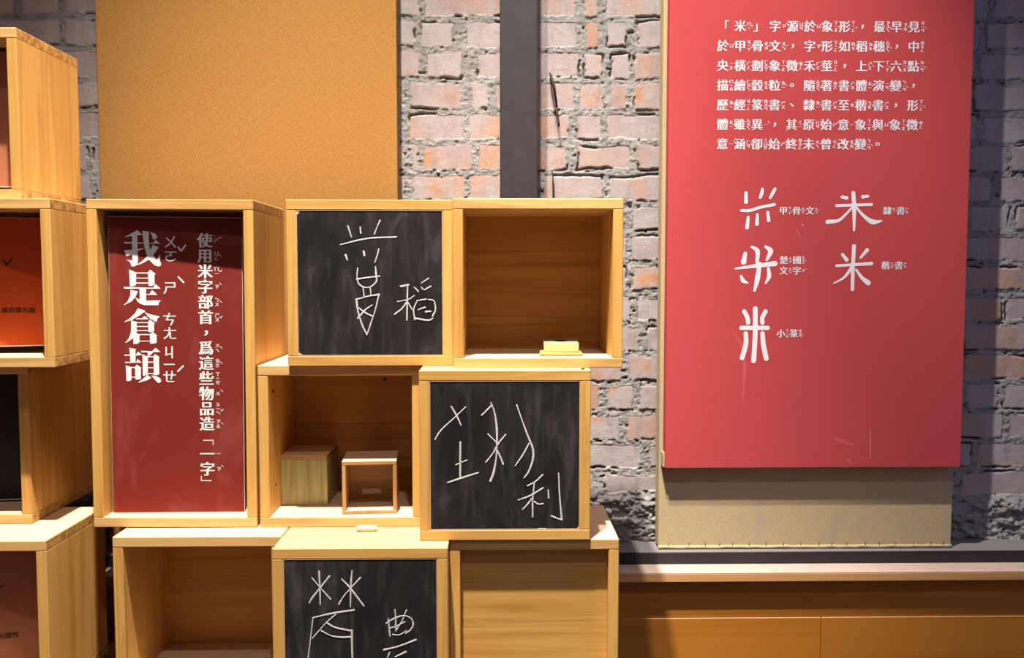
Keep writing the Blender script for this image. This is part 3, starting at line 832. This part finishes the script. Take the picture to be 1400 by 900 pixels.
# ---------------------------------------------------------------- cards inside the boxes
def card(name, label, loc, rz, w, z0, z1, mat, ry=0.0, pivots=True, th=.005):
    t = thing(name, label, 'card', loc, (0, ry, rz))
    a = w / 2
    part('core_board', bx(-a, a, .0004, th, z0, z1, .0004), WHITECORE, t)
    part('printed_face', bx(-a + .0006, a - .0006, 0, .002, z0 + .0022, z1 - .0012, .0002), mat, t)
    return t

cE = card('text_card', 'maroon card with white writing standing in the tall box', (-.5890, 1.6105, 1.0126), R(2.4), .2385, 0, .545, CARD_RED, ry=R(.5))
E1 = [("ㄨㄛˇ", TITLE_WO), ("ㄕˋ", TITLE_SHI), ("ㄘㄤ", TITLE_CANG), ("ㄐㄧㄝˊ", TITLE_JIE)]
for k, (zy, polys) in enumerate(E1):
    pr = Print()
    for q, pl in enumerate(polys):
        pr.poly([(-.0580 - .0017 * k + (gx - 450) / 900 * .0805, .4870 - .0702 * k - (gy - 435) / 900 * .0805) for gx, gy in pl], -.0003 - .00001 * q)
    pr.build('title_character', INK_WHITE, cE)
    pr = Print()
    pr.zhuyin(zy, -.0090 - .0016 * k, .4870 - .0702 * k, .0255, -.0003, .014)
    pr.build('title_phonetic', INK_WHITE, cE)
pr = Print()
E2 = ["使ㄕˇ", "用ㄩㄥˋ", "米ㄇㄧˇ", "字ㄗˋ", "部ㄅㄨˋ", "首ㄕㄡˇ", "，", "爲ㄨㄟˋ", "這ㄓㄜˋ", "些ㄒㄧㄝ", "物ㄨˋ", "品ㄆㄧㄣˇ", "造ㄗㄠˋ", "「", "一ㄧ", "字ㄗˋ", "」"]
def bracket(pr, cx, cz, em, y, top):
    w = em * .055
    if top:
        pr.line([(cx - em * .28, cz - em * .22), (cx + em * .40, cz - em * .22)], w, y); pr.line([(cx + em * .40, cz - em * .22 + w / 2), (cx + em * .40, cz - em * .55)], w, y)
    else:
        pr.line([(cx - em * .42, cz + em * .55), (cx - em * .42, cz + em * .22)], w, y); pr.line([(cx - em * .42 - w / 2, cz + em * .22), (cx + em * .26, cz + em * .22)], w, y)
for k, s in enumerate(E2):
    cx, cz = .0525, .5035 - .02805 * k
    if s[0] in '「」':
        bracket(pr, cx, cz + (.003 if s[0] == '「' else 0), .027, -.0003, s[0] == '「')
    elif s[0] == '，':
        pr.put(s[0], cx + .008, cz + .008, .028, -.0003, .03)
    else:
        pr.put(s[0], cx, cz, .0275, -.0003, .034, vbold=.004)
        pr.zhuyin(s[1:], cx + .0205, cz, .0088, -.0003, .02)
    if s[0] in '，造「一字」' and k > 5:
        pr.build('instruction_text', INK_WHITE, cE)
        pr = Print()

# the cards of the left stack turn on upright pins
def pins(t, zlo, zhi, z0, z1):
    for a, b in ((zlo, z0 + .001), (z1 - .001, zhi)):
        bm = bmesh.new()
        add_tube(bm, [(0, .004, a), (0, .004, b)], .003, 10)
        part('pivot_pin', bm, PIN, t)
cB = card('text_card', 'orange card with a black tick turned slightly in its box', (-.926, 1.622, 1.308), R(17), .246, .0125, .250, CARD_ORANGE)
pins(cB, 0, .2592, .0125, .250)
pr = Print()
for k, ch in enumerate("成的環形糕"):
    pr.put(ch, .0215 + .0113 * k, .0800 - .00012 * k, .0108, -.0003, .03)
pr.build('small_text', INK_BLACK, cB)
bm = bmesh.new()
add_stroke(bm, [(.0215, .1735), (.0265, .1630)], [.0022, .0030], -.0002, .0002, n=3)
add_stroke(bm, [(.0265, .1630), (.0315, .1690), (.0385, .1775)], [.0030, .0024, .0010], -.00025, .0002)
part('tick_mark', bm, INK_BLACK, cB)
cD = card('text_card', 'brown card with small black text turned in the lowest left box', (-.9285, 1.585, .716), R(21), .240, .010, .252, CARD_BROWN)
pins(cD, 0, .2592, .010, .252)
pr = Print()
for k, ch in enumerate("的甜性"):
    pr.put(ch, .0165 + .0122 * k, .0735, .0116, -.0003, .03)
pr.build('small_text', INK_BLACK, cD)
bm = bmesh.new()
add_stroke(bm, [(.0020, .1700), (.0060, .1600)], [.0022, .0030], -.0002, .0002, n=3)
add_stroke(bm, [(.0060, .1600), (.0170, .1630), (.0250, .1715)], [.0030, .0024, .0010], -.00025, .0002)
part('tick_mark', bm, INK_BLACK, cD)
cC = card('text_card', 'black card in the dark box under the orange card', (-1.0067, 1.690, 1.012), R(8), .248, .004, .252, CARD_BLACK)
pins(cC, 0, .2592, .004, .252)
cA = card('text_card', 'plain brown card in the topmost box at the left picture edge', (-.9905, 1.640, 1.604), R(4), .250, .010, .256, CARD_BROWN)
pins(cA, 0, .2632, .010, .256)

# ---------------------------------------------------------------- small things
FZ = .994 + TH + .0002
# closed cube
t = thing('wooden_cube', 'small closed wooden cube with dark grained top, left of the open cube', 'cube', (-.3700, 1.664, FZ), (0, 0, R(-1.0)))
a = .0445
part('cube_body', bx(-a, a, 0, .098, 0, .0885, .0008), OLDWOOD, t)
part('top_board', bx(-a, a, 0, .098, .0887, .0972, .0008), CUBEWOOD[0], t)
# open cube
t = thing('wooden_cube', 'small wooden cube with an open hollow front, right of the closed cube', 'cube', (-.2360, 1.600, FZ), (0, 0, R(4.5)))
a, th, hh = .0498, .0068, .0985
part('bottom_board', bx(-a, a, 0, .096, 0, th, .0006), CUBEWOOD[0], t)
part('top_board', bx(-a, a, 0, .096, hh - th, hh, .0006), CUBEWOOD[0], t)
part('side_board', bx(-a, -a + th, .0002, .096, th + .0002, hh - th - .0002, .0006), CUBEWOOD[2], t)
part('side_board', bx(a - th, a, .0002, .096, th + .0002, hh - th - .0002, .0006), CUBEWOOD[2], t)
part('back_board', bx(-a + th, a - th, .088, .094, th + .0002, hh - th - .0002), CUBEWOOD[0], t)
bm = bmesh.new()
add_box(bm, -.020, .016, .0862, .0885, .0165, .0265, .004, seg=3)  # pale rounded mark on the back board
tag(part('oblong_mark', bm, CHALKSTICK, t), 'pale oblong mark on the back')

# chalk
t_bm = bmesh.new()
xs = np.linspace(-.0180, .0180, 9)
add_tube(t_bm, [(x, 0, .0052) for x in xs], [.0036] + [.0051] * 7 + [.0040], 16)
t = obj('chalk_stick', t_bm, CHALKSTICK, loc=(-.2345, 1.553, .9940), rot=(0, 0, R(1.5)), smooth=True)
tag(t, 'used stick of chalk lying in front of the two wooden cubes', 'chalk')
bm = bmesh.new()
add_box(bm, -.0032, .0032, -.002, .002, 0, .0022, .0006)
t = obj('chalk_crumb', bm, WIRE, loc=(.1475, 1.505, 1.2899), rot=(0, 0, R(12)))
t.location.z = .9941 + .2956
tag(t, 'tiny dark crumb on the upper right corner of the middle row chalkboard box', 'crumb')

# eraser
t = thing('chalk_eraser', 'yellow wooden chalk eraser with a felt sole in the empty top box', 'eraser', (.1150, 1.567, 1.2895 + TH + .0002), (0, 0, R(-2)))
bm = bmesh.new()
add_box(bm, -.0390, .0375, -.004, .102, 0, .0065, .0026, seg=3)
for v in bm.verts:
    v.co.z += .0009 * math.sin(v.co.x * 160) * (1 if v.co.z > .004 else 0)
part('felt_sole', bm, FELT, t, smooth=True)
part('wooden_block', bx(-.0315, .0310, 0, .098, .0066, .0225, .0014, seg=2), ERASER, t)
bm = bmesh.new()
add_box(bm, -.0310, .0305, .0012, .097, .0226, .0236, .0004)
tag(part('block_top', bm, ERASER_TOP, t), 'dull grey green top face')
bm = bmesh.new()
g = bmesh.ops.create_cone(bm, cap_ends=True, segments=32, radius1=.0115, radius2=.0115, depth=.0006)
for v in bm.verts:
    v.co.y = v.co.y * 1.7 + .045
    v.co.z += .0240
part('finger_hole', bm, DARKHOLE, t)

# platform that carries all the boxes (below the picture)
t = thing('platform', 'low dark wooden platform under the stacked boxes', 'platform', (-.45, 1.45, 0))
part('platform_top', bx(-.72, .655, 0.0, .365, .672, .6975, .002), DARKWOOD, t)
part('platform_front', bx(-.70, .655, 0, .02, .0, .6715, .001), DARKWOOD, t)
part('platform_side', bx(-.70, -.68, .0205, .345, .0, .6715, .001), DARKWOOD, t)
part('platform_side', bx(.635, .655, .0205, .345, .0, .6715, .001), DARKWOOD, t)
